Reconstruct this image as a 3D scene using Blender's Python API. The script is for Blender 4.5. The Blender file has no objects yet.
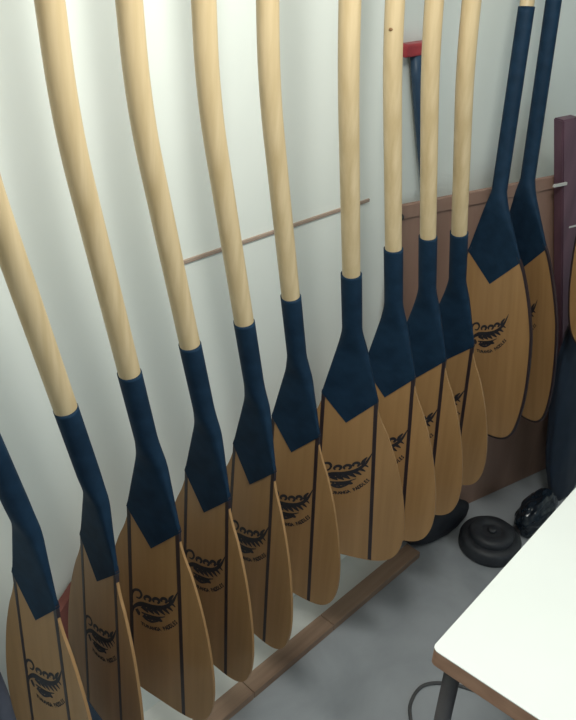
import bpy, bmesh, math
from math import sin, cos, pi, radians
from mathutils import Vector, Matrix

S = bpy.context.scene
COL = S.collection
H0 = 0.355                                   # the blade tips hang this high above the floor

# ------------------------------------------------------------------ materials
def mat(name, c1, c2=None, rough=0.5, scale=(8, 8, 8), detail=4, lo=0.35, hi=0.65, bump=0.0, spec=0.5, noise=1.0, coat=0.0, dist=0.0):
    m = bpy.data.materials.new(name); m.use_nodes = True
    nt = m.node_tree; b = nt.nodes['Principled BSDF']
    b.inputs['Roughness'].default_value = rough
    b.inputs['Specular IOR Level'].default_value = spec
    b.inputs['Coat Weight'].default_value = coat
    tc = nt.nodes.new('ShaderNodeTexCoord'); mp = nt.nodes.new('ShaderNodeMapping')
    mp.inputs['Scale'].default_value = scale
    nt.links.new(tc.outputs['Object'], mp.inputs['Vector'])
    n = nt.nodes.new('ShaderNodeTexNoise'); n.inputs['Scale'].default_value = noise
    n.inputs['Detail'].default_value = detail; n.inputs['Distortion'].default_value = dist
    nt.links.new(mp.outputs['Vector'], n.inputs['Vector'])
    r = nt.nodes.new('ShaderNodeValToRGB')
    r.color_ramp.elements[0].position = lo; r.color_ramp.elements[1].position = hi
    r.color_ramp.elements[0].color = (*c1, 1); r.color_ramp.elements[1].color = (*(c2 or c1), 1)
    nt.links.new(n.outputs['Fac'], r.inputs['Fac'])
    nt.links.new(r.outputs['Color'], b.inputs['Base Color'])
    if bump:
        bp = nt.nodes.new('ShaderNodeBump'); bp.inputs['Strength'].default_value = bump
        bp.inputs['Distance'].default_value = 0.01
        nt.links.new(n.outputs['Fac'], bp.inputs['Height']); nt.links.new(bp.outputs['Normal'], b.inputs['Normal'])
    return m

M = {}
M['shaft'] = mat('pale_shaft_wood', (.50, .37, .20), (.62, .48, .29), .45, (90, 90, 5), 4, .3, .7, coat=.15)
M['blade'] = mat('blade_wood', (.31, .170, .066), (.39, .220, .092), .5, (55, 55, 3), 4, .3, .7, coat=.2)
M['sleeve'] = mat('navy_black_wrap', (.0075, .022, .045), (.011, .031, .062), .6, (40, 40, 40), 3, spec=.12)
M['stripe'] = mat('dark_inlay', (.022, .014, .018), (.03, .02, .024), .4, (60, 60, 10))
M['ink'] = mat('black_ink', (.012, .012, .018), (.02, .02, .028), .6, (200, 200, 200))
M['knot'] = mat('wood_knot', (.16, .08, .03), (.26, .14, .06), .5, (200, 200, 200))
M['wall'] = mat('painted_wall', (.78, .815, .77), (.81, .84, .80), .75, (2, 2, 2), 5, bump=.03)
M['ceil'] = mat('ceiling_paint', (.8, .8, .78), (.82, .82, .8), .8)
M['floor'] = mat('concrete_floor', (.25, .268, .29), (.37, .39, .42), .7, (5, 5, 5), 8, .3, .7, bump=.06, dist=.4)
M['strip'] = mat('pale_floor_strip', (.62, .63, .60), (.70, .70, .67), .6, (9, 9, 9), 5)
M['batten'] = mat('batten_wood', (.19, .115, .075), (.33, .22, .15), .6, (3, 40, 40), 5, .3, .7, bump=.05)
M['panel'] = mat('brown_panel', (.27, .16, .12), (.33, .205, .155), .55, (20, 20, 2.5), 4, .3, .7)
M['panel_edge'] = mat('panel_edge', (.33, .20, .15), (.38, .24, .18), .55, (20, 20, 3))
M['trimline'] = mat('trim_bead', (.34, .25, .20), (.40, .30, .24), .6, (20, 20, 20))
M['table'] = mat('white_laminate', (.76, .79, .77), (.78, .81, .79), .4, (5, 5, 5))
M['table_edge'] = mat('brown_table_edge', (.36, .19, .12), (.46, .26, .17), .55, (20, 20, 60), 4)
M['metal'] = mat('dark_leg_metal', (.05, .045, .05), (.065, .06, .065), .45, (20, 20, 20))
M['steel'] = mat('latch_metal', (.5, .5, .48), (.6, .6, .58), .35, (20, 20, 20))
M['cord'] = mat('grey_cord', (.06, .06, .065), (.08, .08, .08), .6, (50, 50, 50))
M['iron'] = mat('black_iron', (.016, .018, .024), (.03, .033, .04), .55, (30, 30, 30), bump=.05)
M['rubber'] = mat('black_rubber', (.010, .012, .018), (.018, .02, .028), .7, (20, 20, 20))
M['plastic'] = mat('black_bag_plastic', (.008, .014, .022), (.014, .022, .034), .18, (10, 10, 10))
M['navy'] = mat('navy_bag_cloth', (.010, .022, .042), (.016, .03, .055), .55, (14, 14, 14))
M['bluegrey'] = mat('blue_grey_bag', (.09, .10, .14), (.13, .14, .18), .7, (10, 10, 10))
M['post'] = mat('maroon_post', (.10, .05, .075), (.14, .07, .10), .5, (30, 30, 3))
M['redwood'] = mat('dark_red_board', (.17, .05, .04), (.24, .08, .06), .6, (20, 20, 3))
M['redgrip'] = mat('red_handle', (.34, .03, .04), (.42, .045, .055), .4, (20, 20, 20))
M['bluerod'] = mat('dark_blue_rod', (.02, .05, .10), (.03, .07, .13), .45, (20, 20, 20))
M['case'] = mat('slate_case', (.04, .055, .075), (.055, .07, .09), .6, (12, 12, 12))
M['rack'] = mat('rack_wood', (.35, .24, .14), (.45, .32, .2), .6, (3, 30, 30))

# ------------------------------------------------------------------ helpers
def link(name, bm, m, parent=None, smooth=False, mats=None):
    me = bpy.data.meshes.new(name)
    bmesh.ops.recalc_face_normals(bm, faces=bm.faces)
    bm.to_mesh(me); bm.free()
    for k in (mats or [m]): me.materials.append(k)
    if smooth:
        for p in me.polygons: p.use_smooth = len(p.vertices) <= 4
    o = bpy.data.objects.new(name, me); COL.objects.link(o)
    if parent: o.parent = parent
    return o

def tag(o, label=None, cat=None, group=None, kind=None):
    if label: o['label'] = label
    if cat: o['category'] = cat
    if group: o['group'] = group
    if kind: o['kind'] = kind
    return o

def empty(name, loc=(0, 0, 0), rz=0.0):
    o = bpy.data.objects.new(name, None); COL.objects.link(o)
    o.location = loc; o.rotation_euler = (0, 0, rz); o.empty_display_size = .05
    return o

def add_box(bm, lo, hi, bev=0.0, mtx=None, seg=2):
    t = bmesh.new(); bmesh.ops.create_cube(t, size=1)
    for v in t.verts:
        v.co = Vector(((lo[i] + hi[i]) / 2 + v.co[i] * (hi[i] - lo[i]) for i in range(3)))
    if bev: bmesh.ops.bevel(t, geom=list(t.edges), offset=bev, segments=seg, affect='EDGES', profile=.5)
    if mtx: bmesh.ops.transform(t, matrix=mtx, verts=t.verts)
    me = bpy.data.meshes.new('tmp'); t.to_mesh(me); t.free(); bm.from_mesh(me); bpy.data.meshes.remove(me)

def loft(bm, rings, cap=True):
    vs = [[bm.verts.new(p) for p in r] for r in rings]
    n = len(vs[0])
    for a, b in zip(vs, vs[1:]):
        for i in range(n):
            bm.faces.new((a[i], a[(i + 1) % n], b[(i + 1) % n], b[i]))
    if cap:
        bm.faces.new(vs[0]); bm.faces.new(vs[-1])

def ring(c, X, Y, a, b, e=2.0, n=28):
    out = []
    for i in range(n):
        t = 2 * pi * i / n; ct, st = cos(t), sin(t)
        out.append(c + X * (a * math.copysign(abs(ct) ** (2 / e), ct)) + Y * (b * math.copysign(abs(st) ** (2 / e), st)))
    return out

def lathe(bm, prof, n=40, c=(0, 0, 0)):
    c = Vector(c); rings = []
    for r, z in prof:
        rings.append([c + Vector((r * cos(2 * pi * i / n), r * sin(2 * pi * i / n), z)) for i in range(n)])
    loft(bm, rings)

def prism(bm, pts, y0, y1):                   # polygon in the local XZ plane, extruded along Y
    a = [bm.verts.new((p[0], y0, p[1])) for p in pts]; b = [bm.verts.new((p[0], y1, p[1])) for p in pts]
    fa = bm.faces.new(a); fb = bm.faces.new(list(reversed(b))); n = len(pts)
    for i in range(n): bm.faces.new((a[i], b[i], b[(i + 1) % n], a[(i + 1) % n]))
    return fa, fb

def catmull(pts, k=6, closed=False):
    out = []; n = len(pts)
    for i in range(n - 1):
        p0 = pts[max(i - 1, 0)]; p1 = pts[i]; p2 = pts[i + 1]; p3 = pts[min(i + 2, n - 1)]
        for j in range(k):
            t = j / k
            out.append(tuple(.5 * ((2 * p1[d]) + (-p0[d] + p2[d]) * t + (2 * p0[d] - 5 * p1[d] + 4 * p2[d] - p3[d]) * t * t
                                   + (-p0[d] + 3 * p1[d] - 3 * p2[d] + p3[d]) * t ** 3) for d in range(len(p1))))
    out.append(tuple(pts[-1]))
    return out

def tube_curve(name, pts, r, m, parent=None):
    pts = catmull([tuple(p) for p in pts], 6)
    bm = bmesh.new(); rings = []
    for i, p in enumerate(pts):
        q0 = Vector(pts[max(i - 1, 0)]); q1 = Vector(pts[min(i + 1, len(pts) - 1)]); t = (q1 - q0).normalized()
        up = Vector((0, 0, 1)) if abs(t.z) < .9 else Vector((1, 0, 0))
        X = t.cross(up).normalized(); Y = X.cross(t)
        rings.append(ring(Vector(p), X, Y, r, r, 2, 10))
    loft(bm, rings)
    return link(name, bm, m, parent, True)

# ------------------------------------------------------------------ the fern emblem and its lettering
def emblem_mesh(y, dv):
    """Printed fern frond with a curled shoot, in the plane of the blade face."""
    bm = bmesh.new()
    def uv(x, yy): return ((x - 310) * .000262 + .0012, .206 + dv - (yy - 240) * .000262 + (x - 310) * .00011)
    def poly(pts):
        vs = [bm.verts.new((uv(*p)[0], y, uv(*p)[1])) for p in pts]
        bm.faces.new(vs)
    def stroke(pts, w):
        pts = catmull(pts, 6); n = len(pts); L = []; R = []
        for i, p in enumerate(pts):
            a = pts[max(i - 1, 0)]; b = pts[min(i + 1, n - 1)]
            dx, dy = b[0] - a[0], b[1] - a[1]; l = math.hypot(dx, dy) or 1
            t = i / (n - 1); k = t * (len(w) - 1); j = min(int(k), len(w) - 2); ww = 1.5 * (w[j] + (w[j + 1] - w[j]) * (k - j))
            L.append((p[0] - dy / l * ww, p[1] + dx / l * ww)); R.append((p[0] + dy / l * ww, p[1] - dx / l * ww))
        for i in range(n - 1): poly([L[i], L[i + 1], R[i + 1], R[i]])
    # curled shoot, upper left
    stroke([(122, 215), (118, 150), (140, 108), (180, 106), (198, 138), (180, 168), (152, 164)], [3, 6, 7, 7, 6, 5, 3])
    # small curls along the upper side of the frond
    for cx, cy, r in ((246, 162, 24), (316, 166, 24), (378, 152, 21)):
        stroke([(cx + r * cos(radians(t)), cy + r * .8 * sin(radians(t))) for t in range(130, 431, 30)], [3, 7, 8, 8, 7, 5])
    stroke([(418, 160), (428, 128), (452, 96)], [6, 9, 3])
    # main rib sweeping up to the tip
    stroke([(112, 320), (128, 252), (190, 214), (290, 222), (380, 205), (444, 150), (486, 62)], [2, 8, 13, 13, 11, 8, 1])
    # leaflets on the lower side
    for x0, y0, x1, y1, w in ((196, 232, 250, 276, 10), (240, 236, 296, 280, 10), (284, 236, 340, 278, 10), (326, 228, 384, 268, 9),
                              (366, 216, 420, 252, 8), (402, 196, 446, 224, 7), (434, 166, 466, 188, 5)):
        stroke([(x0, y0), ((x0 + x1) / 2, (y0 + y1) / 2 - 3), (x1, y1)], [w, w, 2])
    # lower frond, lens of short strokes
    stroke([(150, 262), (166, 292), (172, 312)], [8, 10, 3])
    stroke([(192, 284), (250, 296), (320, 300), (384, 282)], [4, 5, 5, 2])
    for x0 in (206, 236, 266, 296, 326):
        stroke([(x0, 304), (x0 + 16, 318), (x0 + 36, 334 - abs(x0 - 250) * .12)], [11, 10, 3])
    stroke([(214, 330), (270, 346), (330, 330)], [3, 7, 2])
    return bm

def text_mesh(y, dv):
    bm = bmesh.new()
    def uv(x, yy): return Vector(((x - 310) * .000262 + .0012, .206 + dv - (yy - 240) * .000262 + (x - 310) * .00011))
    path = [uv(*p) for p in catmull([(182, 372), (240, 394), (310, 398), (380, 378), (434, 340), (480, 292)], 20)]
    cum = [0]
    for a, b in zip(path, path[1:]): cum.append(cum[-1] + (b - a).length)
    def at(s):
        for i in range(len(path) - 1):
            if cum[i + 1] >= s:
                t = (s - cum[i]) / (cum[i + 1] - cum[i]); d = (path[i + 1] - path[i]).normalized()
                return path[i].lerp(path[i + 1], t), d
        return path[-1], (path[-1] - path[-2]).normalized()
    word = 'TURANGA PADDLES'; step = cum[-1] / (len(word) + .5)
    for i, ch in enumerate(word):
        if ch == ' ': continue
        cu = bpy.data.curves.new('glyph', 'FONT'); cu.body = ch; cu.size = .0096; cu.align_x = 'CENTER'; cu.resolution_u = 2; cu.offset = .00045
        ob = bpy.data.objects.new('glyph', cu); me = bpy.data.meshes.new_from_object(ob)
        p, d = at(step * (i + .5))
        for v in me.vertices:
            q = p + d * v.co.x + Vector((-d.y, d.x)) * (v.co.y - .0035)
            v.co = (q.x, y, q.y)
        bm.from_mesh(me)
        bpy.data.objects.remove(ob); bpy.data.curves.remove(cu); bpy.data.meshes.remove(me)
    return bm

# ------------------------------------------------------------------ paddles
TB = .0022                                      # half thickness of a blade
def build_paddle(name, widths, vR, uR, vV, vN, b1, b2, sF, sB, top, uS, style, dv, uV):
    root = empty(name)
    half = catmull(widths, 5)                  # (v, w) from the shoulder down to the tip
    R_ = [(w, v) for v, w in half]; L_ = [(-w, v) for v, w in reversed(half)]
    if abs(half[-1][1]) < 1e-6: L_ = L_[1:]
    bm = bmesh.new(); prism(bm, R_ + L_, -TB, TB)
    rim = [e for e in bm.edges if abs(e.verts[0].co.y - e.verts[1].co.y) < 1e-9]
    bmesh.ops.bevel(bm, geom=rim, offset=.0016, segments=2, affect='EDGES', profile=.5)
    blade = link('blade', bm, M['blade'], root)
    emb = link('fern_emblem', emblem_mesh(-TB - .0003, dv), M['ink'], blade)
    let = link('lettering', text_mesh(-TB - .0003, dv), M['ink'], blade)
    if style == 'stripe':
        for sg in (-1, 1):
            bm = bmesh.new(); a = .0035
            prism(bm, [(sg * (uR - .004) - a, vR + .004), (sg * (uR - .004) + a, vR + .004), (sg * uS + a, .0035), (sg * uS - a, .0035)], -TB - .0004, TB + .0004)
            link('inlay_stripe', bm, M['stripe'], root)
    else:
        pts = [p for p in R_ + L_ if p[1] <= vR + .012]; pts = [p for p in pts]
        k = min(range(len(pts)), key=lambda i: -pts[i][0] if pts[i][1] > vR - .02 else 9)
        bm = bmesh.new(); rings = []
        for i, p in enumerate(pts):
            q0 = pts[max(i - 1, 0)]; q1 = pts[min(i + 1, len(pts) - 1)]
            dx, dz = q1[0] - q0[0], q1[1] - q0[1]; l = math.hypot(dx, dz) or 1
            nx, nz = -dz / l, dx / l           # points out of the outline for a path running down the right side
            if nx * p[0] < 0 and abs(p[0]) > .03: nx, nz = -nx, -nz
            i0 = Vector((p[0] - nx * .0022, 0, p[1] - nz * .0022)); o0 = Vector((p[0] + nx * .0026, 0, p[1] + nz * .0026))
            rings.append([i0 + Vector((0, -TB - .0012, 0)), o0 + Vector((0, -TB - .0002, 0)), o0 + Vector((0, TB + .0002, 0)), i0 + Vector((0, TB + .0012, 0))])
        loft(bm, rings)
        link('edge_trim', bm, M['stripe'], root)
    # centre line of the shaft: neck bend, straight run, hand bend, upper run
    s1 = Vector((0, -sin(b1), cos(b1))); s2 = Vector((0, -sin(b2), cos(b2)))
    N = Vector((0, 0, vN)); B = N + s1 * sB; T = B + s2 * top
    def bez(p, d0, d1, r, k=7):
        a = p - d0 * r; c = p + d1 * r
        return [a * (1 - t) ** 2 + p * (2 * t * (1 - t)) + c * t * t for t in [i / (k - 1) for i in range(k)]]
    Xd = Vector((1, 0, 0)); Rs = .0143
    def rings_along(pts, size):
        out = []
        for i, p in enumerate(pts):
            t = (pts[min(i + 1, len(pts) - 1)] - pts[max(i - 1, 0)]).normalized()
            Y = t.cross(Xd).normalized(); a, b, e = size(p); out.append(ring(p, Xd, Y, a, b, e))
        return out
    # sleeve: round on the shaft, flattening into the blade, ending in a pointed skirt on the face
    low = [Vector((0, 0, vR + (vN - .014 - vR) * f)) for f in (0, .08, .2, .35, .5, .65, .8, .93)]
    up = bez(N, Vector((0, 0, 1)), s1, .012, 5)
    up += [N + s1 * d for d in (.017, .023, .029, .036, .046, .06)] + [N + s1 * (sF * f) for f in (.55, .75, .97, 1.0)]
    FL = .145                                   # length of the flare from shaft to shoulder
    def sz(p):
        d = (p - Vector((0, 0, vR))).length; f = min(1, d / FL)
        w = uR + (.0153 - uR) * f
        w = (w ** 7 + .0154 ** 7) ** (1 / 7) if f > .5 else w
        tb = [(0, TB + .0008, 12), (.09, TB + .0011, 10), (.2, .0044, 7), (.4, .0066, 5), (.6, .0092, 3.6), (.8, .0122, 2.6), (1, .0148, 2.0)]
        for a, b in zip(tb, tb[1:]):
            if f <= b[0]:
                t = (f - a[0]) / (b[0] - a[0]); return w, a[1] + (b[1] - a[1]) * t, a[2] + (b[2] - a[2]) * t
        return w - .0004, .0147, 2.0
    bm = bmesh.new(); loft(bm, rings_along(low + up, sz))
    sl = link('sleeve', bm, M['sleeve'], root, True)
    bm = bmesh.new(); 
    w1 = uR - .010 * (uR - .0153) / FL - .0006
    prism(bm, [(-w1, vR + .010), (w1, vR + .010), (uR, vR), (uV, vV), (-uR, vR)], -TB - .0010, TB + .0010)
    link('sleeve_skirt', bm, M['sleeve'], sl)
    bm = bmesh.new()
    sp = [N + s1 * (sF - .012), N + s1 * sF] + [N + s1 * (sF + (sB - .07 - sF) * f) for f in (.33, .66)] + bez(B, s1, s2, .07, 11) + [B + s2 * (top * .6), B + s2 * (top - .05), T]
    loft(bm, rings_along(sp, lambda p: (Rs, Rs, 2)))
    link('shaft', bm, M['shaft'], root, True)
    # T grip above the frame
    bm = bmesh.new(); gr = []
    for x in (-.032, -.030, -.023, -.011, 0, .011, .023, .030, .032):
        r = {.032: .005, .030: .009, .023: .0118, .011: .0138, 0: .0148}[abs(x)]
        gr.append(ring(T + Vector((x, 0, 0)), Vector((0, 1, 0)), s2, r * 1.5, r * .95, 2, 16))
    loft(bm, gr); link('grip', bm, M['shaft'], root, True)
    return root

def copy_tree(o, parent=None):
    c = o.copy(); COL.objects.link(c)
    if parent: c.parent = parent
    for ch in list(o.children): copy_tree(ch, c)
    return c

def pose(o, x, y, z, lam, gam, dt, sx=1.0):
    a = Vector((sin(dt), cos(dt) * sin(lam), cos(dt) * cos(lam)))
    u = Vector((cos(gam), sin(gam), 0)); u = (u - a * u.dot(a)).normalized()
    n = u.cross(a)
    m = Matrix((u, -n, a)).transposed().to_4x4(); m.translation = (x, y, z)
    m = m @ Matrix.Diagonal((sx, 1, 1, 1))
    o.matrix_world = m

W_OUT = [(.408, .036), (.387, .0470), (.366, .0520), (.343, .0600), (.31, .0745), (.25, .0940), (.18, .1095), (.118, .1172), (.07, .1165), (.035, .1075), (.013, .0895), (.003, .064), (0, .033), (0, 0)]
paddle = build_paddle('outrigger_paddle', W_OUT, .3864, .0512, .3288, .49, .2243, .0762, .1597, .4887, .30, .0563, 'stripe', 0.0, -.004)
XS = [.303, .4048, .495, .6068, .7074, .8273, .9791, 1.084, 1.2027, 1.3419]
DL = [-.003, -.0655, .005, -.0109, -.0203, -.0029, .0278, .0616, .0301, -.0388]
DG = [-.0583, -.1902, .0474, -.1194, -.1789, -.0041, .3059, .1239, .0551, .0185]
DT = [.036, .0235, .041, .0309, .0306, .018, -.0081, .0523, .0179, -.0792]
DY = [-.0107, .0115, -.0115, -.0008, .0022, .0111, -.0048, -.0117, -.0011, .0228]
PL = ['leftmost bent paddle, cut off by the left frame edge, only dark sleeve and blade showing',
      'bent-shaft wooden paddle second from left, with a faint fern mark, beside the cut-off one',
      'bent-shaft wooden paddle third from left, widest blade front showing a whole dark fern mark',
      'bent-shaft wooden paddle fourth from left, right of the one with the whole fern mark',
      'bent-shaft wooden paddle fifth from left, its shaft crossing the thin brown wall bead',
      'bent-shaft wooden paddle sixth from left, just left of the straight-looking upright paddle',
      'paddle with upright straight-looking shaft, seventh from left, broad fern mark and lettering below its sleeve',
      'wooden paddle with a small dark knot high on its shaft, left end of brown panel',
      'wooden paddle in front of the dark rod with the red handle, ninth from left',
      'pale-shafted paddle nearest the two dark-shafted paddles, tenth from left']
PADDLES = []
for i in range(10):
    o = paddle if i == 0 else copy_tree(paddle)
    tag(o, PL[i], 'paddle', 'wooden outrigger paddles hanging in a row along the wall')
    pose(o, XS[i], -.0240 + DY[i], H0 + .015, .01111 + DL[i], -1.44075 + DG[i], DT[i], (.95, .92, 1, 1, 1, 1, 1.06, 1.06, 1.06, 1.06)[i])
    PADDLES.append(o)
# small knot in the wood high on the eighth shaft
KB = Vector((0, -sin(.2243), cos(.2243))) * .4887 + Vector((0, -sin(.0762), cos(.0762))) * .042 + Vector((0, 0, .49))
bm = bmesh.new(); bmesh.ops.create_uvsphere(bm, u_segments=16, v_segments=8, radius=1)
KNOT = link('knot', bm, M['knot'], PADDLES[7], True)
KNOT['label'] = 'small dark brown knot in the wood'
KNOT.scale = (.0032, .0016, .0024)
KNOT.location = (.001, KB.y - .0140, KB.z)

S_OUT = [(.485, .050), (.461, .0665), (.43, .079), (.37, .0945), (.31, .1045), (.271, .1072), (.20, .1065), (.13, .101), (.07, .090), (.03, .076), (.008, .056), (0, .03), (0, 0)]
steer = build_paddle('steering_paddle', S_OUT, .461, .068, .394, .57, -.166, -.166, .397, .56, .12, .0, 'edge', .062, -.006)
SP = [(1.510, -.036, .424, .12, -1.624, -.028, 'larger dark-shafted paddle with dark-edged blade and fern mark, in front of the brown panel'),
      (1.620, -.071, .444, .15, -1.869, -.073, 'dark-shafted paddle half hidden behind the larger dark-edged blade, nearest the maroon post'),
      (1.637, -.209, .669, .05, -1.77, -.02, 'wooden paddle blade of which only a sliver shows at the right frame edge')]
for i, sp in enumerate(SP):
    o = steer if i == 0 else copy_tree(steer)
    tag(o, sp[6], 'paddle', 'long-sleeved steering paddles at the right end of the row')
    pose(o, *sp[:6]); PADDLES.append(o)

# the rack on the wall that carries the grips (above the photograph's frame)
bpy.context.view_layer.update()
rk = empty('paddle_rack', (.9, .18, 1.6))
tag(rk, 'wooden wall rail with pegs from which the paddles hang', 'rack')
bm = bmesh.new(); add_box(bm, (-.85, -.022, -.07), (1.1, -.0005, .09), .003); link('rail', bm, M['rack'], rk)
for o in PADDLES:
    sh = [c for c in o.children if c.name.startswith('grip')][0]
    c = o.matrix_world @ (sum((Vector(v) for v in sh.bound_box), Vector()) / 8)
    bm = bmesh.new()
    add_box(bm, (c.x + .0185 - .9, c.y - .012 - .18, c.z - .028 - 1.6), (c.x + .0255 - .9, -.01, c.z - .0150 - 1.6), .002)
    link('peg', bm, M['rack'], rk)

# ------------------------------------------------------------------ the room
def room(name, lo, hi, m):
    bm = bmesh.new(); add_box(bm, lo, hi); return tag(link(name, bm, m), kind='structure')
WY = .18                                      # face of the wall behind the paddles
room('floor', (-1.4, -3.2, -.1), (3.0, WY + .1, 0), M['floor'])
room('ceiling', (-1.4, -3.2, 2.45), (3.0, WY + .1, 2.55), M['ceil'])
room('wall_back', (-1.4, WY, 0), (3.0, WY + .1, 2.45), M['wall'])
room('wall_left', (-1.5, -3.2, 0), (-1.4, WY + .1, 2.45), M['wall'])
room('wall_right', (3.0, -3.2, 0), (3.1, WY + .1, 2.45), M['wall'])
bm = bmesh.new(); add_box(bm, (.735, WY - .0035, 1.0225), (1.232, WY + .001, 1.0295), .001)
tag(link('trim_1', bm, M['trimline']), kind='structure')
bm = bmesh.new(); add_box(bm, (-1.0, .086, 0), (1.36, WY + .001, .006), .001)
tag(link('trim_2', bm, M['strip']), kind='structure')

# wooden batten on the floor below the blades
bm = bmesh.new()
for x0, x1 in ((.30, .80), (.801, 1.07), (1.071, 1.43)):
    add_box(bm, (x0, .040, 0), (x1, .0855, .022), .002)
tag(link('wooden_batten', bm, M['batten']), 'narrow brown wooden batten lying on the floor along the wall below the paddle blades', 'batten')

# brown panel standing behind the right-hand paddles
ang = math.atan2(.024 - .098, 1.950 - 1.641)
PX = Vector((cos(ang), sin(ang), 0)); PN = Vector((-sin(ang), cos(ang), 0))
pn = empty('brown_panel', (1.316, .1672, 0), ang)
tag(pn, 'tall brown wooden panel standing on the floor behind the right-hand paddles', 'panel')
bm = bmesh.new(); add_box(bm, (0, 0, 0), (.80, .006, .998), .002); link('board', bm, M['panel'], pn)
bm = bmesh.new(); add_box(bm, (.0, -.005, .966), (.80, .0, .998), .002); link('top_rail', bm, M['panel'], pn)
bm = bmesh.new(); bmesh.ops.create_uvsphere(bm, u_segments=14, v_segments=8, radius=.008)
bmesh.ops.translate(bm, verts=bm.verts, vec=(.004, -.010, .975)); link('knob', bm, M['iron'], pn, True)

# maroon post leaning in front of the panel
ps = empty('maroon_post', (2.072, -.0523, 0), ang)
tag(ps, 'dark maroon wooden plank leaning in front of the right end of the brown panel', 'post')
bm = bmesh.new(); prism(bm, [(0, 0), (.05, 0), (-.298, 1.144), (-.356, 1.142)], 0, .03)
bmesh.ops.bevel(bm, geom=list(bm.edges), offset=.003, segments=2, affect='EDGES'); link('plank', bm, M['post'], ps)
bm = bmesh.new(); add_box(bm, (-.345, -.006, .987), (-.300, -.0003, .994), .001); link('latch', bm, M['steel'], ps)['label'] = 'small pale metal latch'

cs = empty('slate_board', (2.050, -.047, 0), ang)
tag(cs, 'dark slate board at the right frame edge, leaning just right of the maroon plank', 'board')
bm = bmesh.new(); prism(bm, [(.074, 0), (.27, 0), (-.075, 1.10), (-.268, 1.115)], .004, .026)
bmesh.ops.bevel(bm, geom=list(bm.edges), offset=.003, segments=2, affect='EDGES'); link('slate_face', bm, M['case'], cs)
bm = bmesh.new(); add_box(bm, (-.225, -.001, .868), (-.17, .0038, .873), .001); link('catch', bm, M['steel'], cs)

# red-handled rod hanging behind the ninth paddle
tr = empty('t_handled_rod', (1.316, .164, 1.310))
tag(tr, 'dark blue rod with a red T-shaped handle against the wall between two pale shafts', 'tool')
bm = bmesh.new(); add_box(bm, (-.047, -.012, -.012), (.047, .012, .012), .005, seg=3); link('handle', bm, M['redgrip'], tr)['label'] = 'red T-shaped handle'
bm = bmesh.new()
loft(bm, [ring(Vector((x, 0, z)), Vector((1, 0, 0)), Vector((0, 1, 0)), a, b, 2.4, 16) for x, z, a, b in ((0.001, -.01, .0135, .010), (.018, -.07, .0125, .010), (.056, -.19, .010, .009), (.089, -.30, .005, .006), (.097, -.33, .003, .003))])
link('rod', bm, M['bluerod'], tr, True)
bm = bmesh.new(); lathe(bm, [(.004, 0), (.004, .018)], 10)
bmesh.ops.rotate(bm, verts=bm.verts, matrix=Matrix.Rotation(-pi / 2, 3, 'X')); link('wall_hook', bm, M['steel'], tr)

# ------------------------------------------------------------------ floor clutter
from mathutils import noise
def sack(name, loc, r, m, seed, amp, pinch=None, label='', cat='bag', shear=0.0, sub=5):
    bm = bmesh.new(); bmesh.ops.create_icosphere(bm, subdivisions=sub, radius=1)
    off = Vector((seed * 3.1, seed * 1.7, seed * .9))
    for v in bm.verts:
        d = v.co.normalized()
        k = 1 + amp * (noise.noise(d * 1.6 + off) + .5 * noise.noise(d * 3.2 + off) + .22 * noise.noise(d * 6 + off))
        p = d * k
        if pinch is not None and d.z > pinch:
            f = (d.z - pinch) / (1 - pinch); p.x *= 1 - .7 * f; p.y *= 1 - .7 * f; p.z += .25 * f
        p.z = max(p.z, -.80)
        v.co = Vector((p.x * r[0] + shear * (p.z + .8) * r[2], p.y * r[1], (p.z + .80) * r[2]))
    o = link(name, bm, m, None, True); o.location = loc
    return tag(o, label, cat)

wp = empty('weight_plate', (1.608, -.070, 0))
tag(wp, 'round stepped black weight plate lying on the concrete between batten and white table', 'weight')
bm = bmesh.new(); lathe(bm, [(.070, 0), (.084, .004), (.085, .012), (.085, .034), (.081, .042), (.066, .045), (.05, .043)], 48); link('disc', bm, M['iron'], wp, True)
bm = bmesh.new(); lathe(bm, [(.060, .039), (.062, .045), (.062, .058), (.057, .064), (.03, .064), (.026, .060)], 40); link('upper_disc', bm, M['iron'], wp, True)
bm = bmesh.new(); lathe(bm, [(.013, .059), (.013, .066), (.010, .069), (.003, .069)], 24); link('hub', bm, M['iron'], wp, True)

o = sack('rubber_pouch', (1.545, .066, 0), (.122, .037, .056), M['rubber'], 6, .07, None, 'low black rubber pouch on the floor under the right-hand blades, at the panel foot', 'pouch')
o.rotation_euler = (0, 0, ang * .7)
sack('black_bag', (1.782, -.114, 0), (.088, .043, .062), M['plastic'], 3, .17, None, 'shiny black plastic bag slumped on the floor beside the round weight plate')
sack('tall_dark_bag', (1.992, -.098, 0), (.11, .042, .40), M['navy'], 8, .08, .80, 'tall dark navy sack standing in front of the maroon plank', shear=-.30)
sack('blue_grey_bag', (.225, .136, 0), (.10, .038, .33), M['bluegrey'], 5, .10, None, 'rounded blue-grey bag on the floor at the left frame edge behind the cut-off paddle')
sack('navy_bag', (.45, .105, 0), (.055, .04, .19), M['navy'], 2, .06, .5, 'low navy bag standing against the dark red board behind the two leftmost paddle blades')

bm = bmesh.new(); prism(bm, [(-.06, 0), (.07, 0), (.07, .53), (.04, .53), (-.04, .455), (-.06, .43)], -.012, .006)
o = tag(link('red_board', bm, M['redwood']), 'dark red board with a slanted top edge standing against the wall between the left paddles', 'board')
o.location = (.462, .168, 0)

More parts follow.
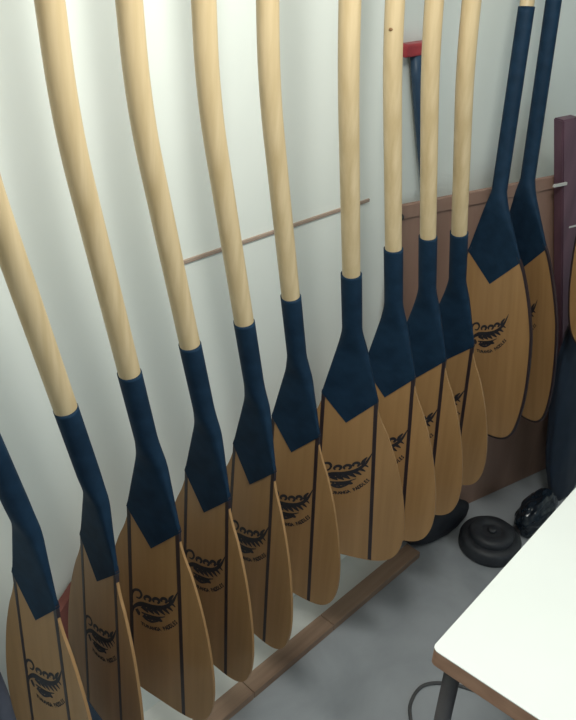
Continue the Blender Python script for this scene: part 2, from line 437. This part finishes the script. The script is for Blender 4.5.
# ------------------------------------------------------------------ table
tb = empty('white_table', (.626, -.444, 0), radians(2.6))
tag(tb, 'white-topped table with a brown edge in the lower right corner', 'table')
def rounded(x0, y0, x1, y1, r, k=6):
    out = []
    for cx, cy, a0 in ((x1 - r, y1 - r, 0), (x0 + r, y1 - r, 90), (x0 + r, y0 + r, 180), (x1 - r, y0 + r, 270)):
        for i in range(k + 1): t = radians(a0 + 90 * i / k); out.append((cx + r * cos(t), cy + r * sin(t)))
    return out
def slab(outline, z0, z1):
    bm = bmesh.new(); a = [bm.verts.new((*p, z0)) for p in outline]; b = [bm.verts.new((*p, z1)) for p in outline]
    bm.faces.new(list(reversed(a))); bm.faces.new(b); n = len(a)
    for i in range(n): bm.faces.new((a[i], a[(i + 1) % n], b[(i + 1) % n], b[i]))
    return bm
ol = rounded(0, -.75, 1.3, 0, .009)
link('tabletop', slab(ol, .7385, .74), M['table'], tb)
link('edge_band', slab(ol, .714, .7385), M['table_edge'], tb)
for x in (.024, 1.276):
    for y in (-.024, -.726):
        bm = bmesh.new(); lathe(bm, [(.011, 0), (.011, .714)], 20, (x, y, 0)); link('leg', bm, M['metal'], tb, True)
tag(tube_curve('power_cord', [(.94, -.33, .004), (1.008, -.24, .004), (1.053, -.211, .004), (1.104, -.21, .004), (1.148, -.25, .004), (1.177, -.312, .004), (1.181, -.37, .004), (1.16, -.53, .004)], .004, M['cord']),
    'thin dark cord looping over the concrete floor below the table corner', 'cord')

# ------------------------------------------------------------------ light, world, camera
L = bpy.data.lights.new('ceiling_bulb', 'POINT'); L.energy = 36; L.shadow_soft_size = .11; L.color = (.985, 1.0, .93)
lo = bpy.data.objects.new('ceiling_bulb', L); COL.objects.link(lo); lo.location = (.58, -.52, 1.92)
w = bpy.data.worlds.new('World'); S.world = w; w.use_nodes = True
w.node_tree.nodes['Background'].inputs['Color'].default_value = (.72, .89, 1.0, 1)
w.node_tree.nodes['Background'].inputs['Strength'].default_value = .48

right = Vector((.69367193, -.7192033, .03957111)); upv = Vector((.34060833, .37593255, .86177763)); fwd = Vector((.63466938, .5843127, -.50574049))
cam = bpy.data.cameras.new('camera'); co = bpy.data.objects.new('camera', cam); COL.objects.link(co)
mm = Matrix((right, upv, -fwd)).transposed().to_4x4(); mm.translation = (0, -.75249, 1.18722 + H0); co.matrix_world = mm
cam.sensor_fit = 'HORIZONTAL'; cam.sensor_width = 36; cam.lens = 782.244 * 36 / 576; cam.clip_start = .02
S.camera = co
S.view_settings.view_transform = 'Standard'; S.view_settings.look = 'None'; S.view_settings.gamma = 1
S.view_settings.use_curve_mapping = False; S.view_settings.exposure = 0
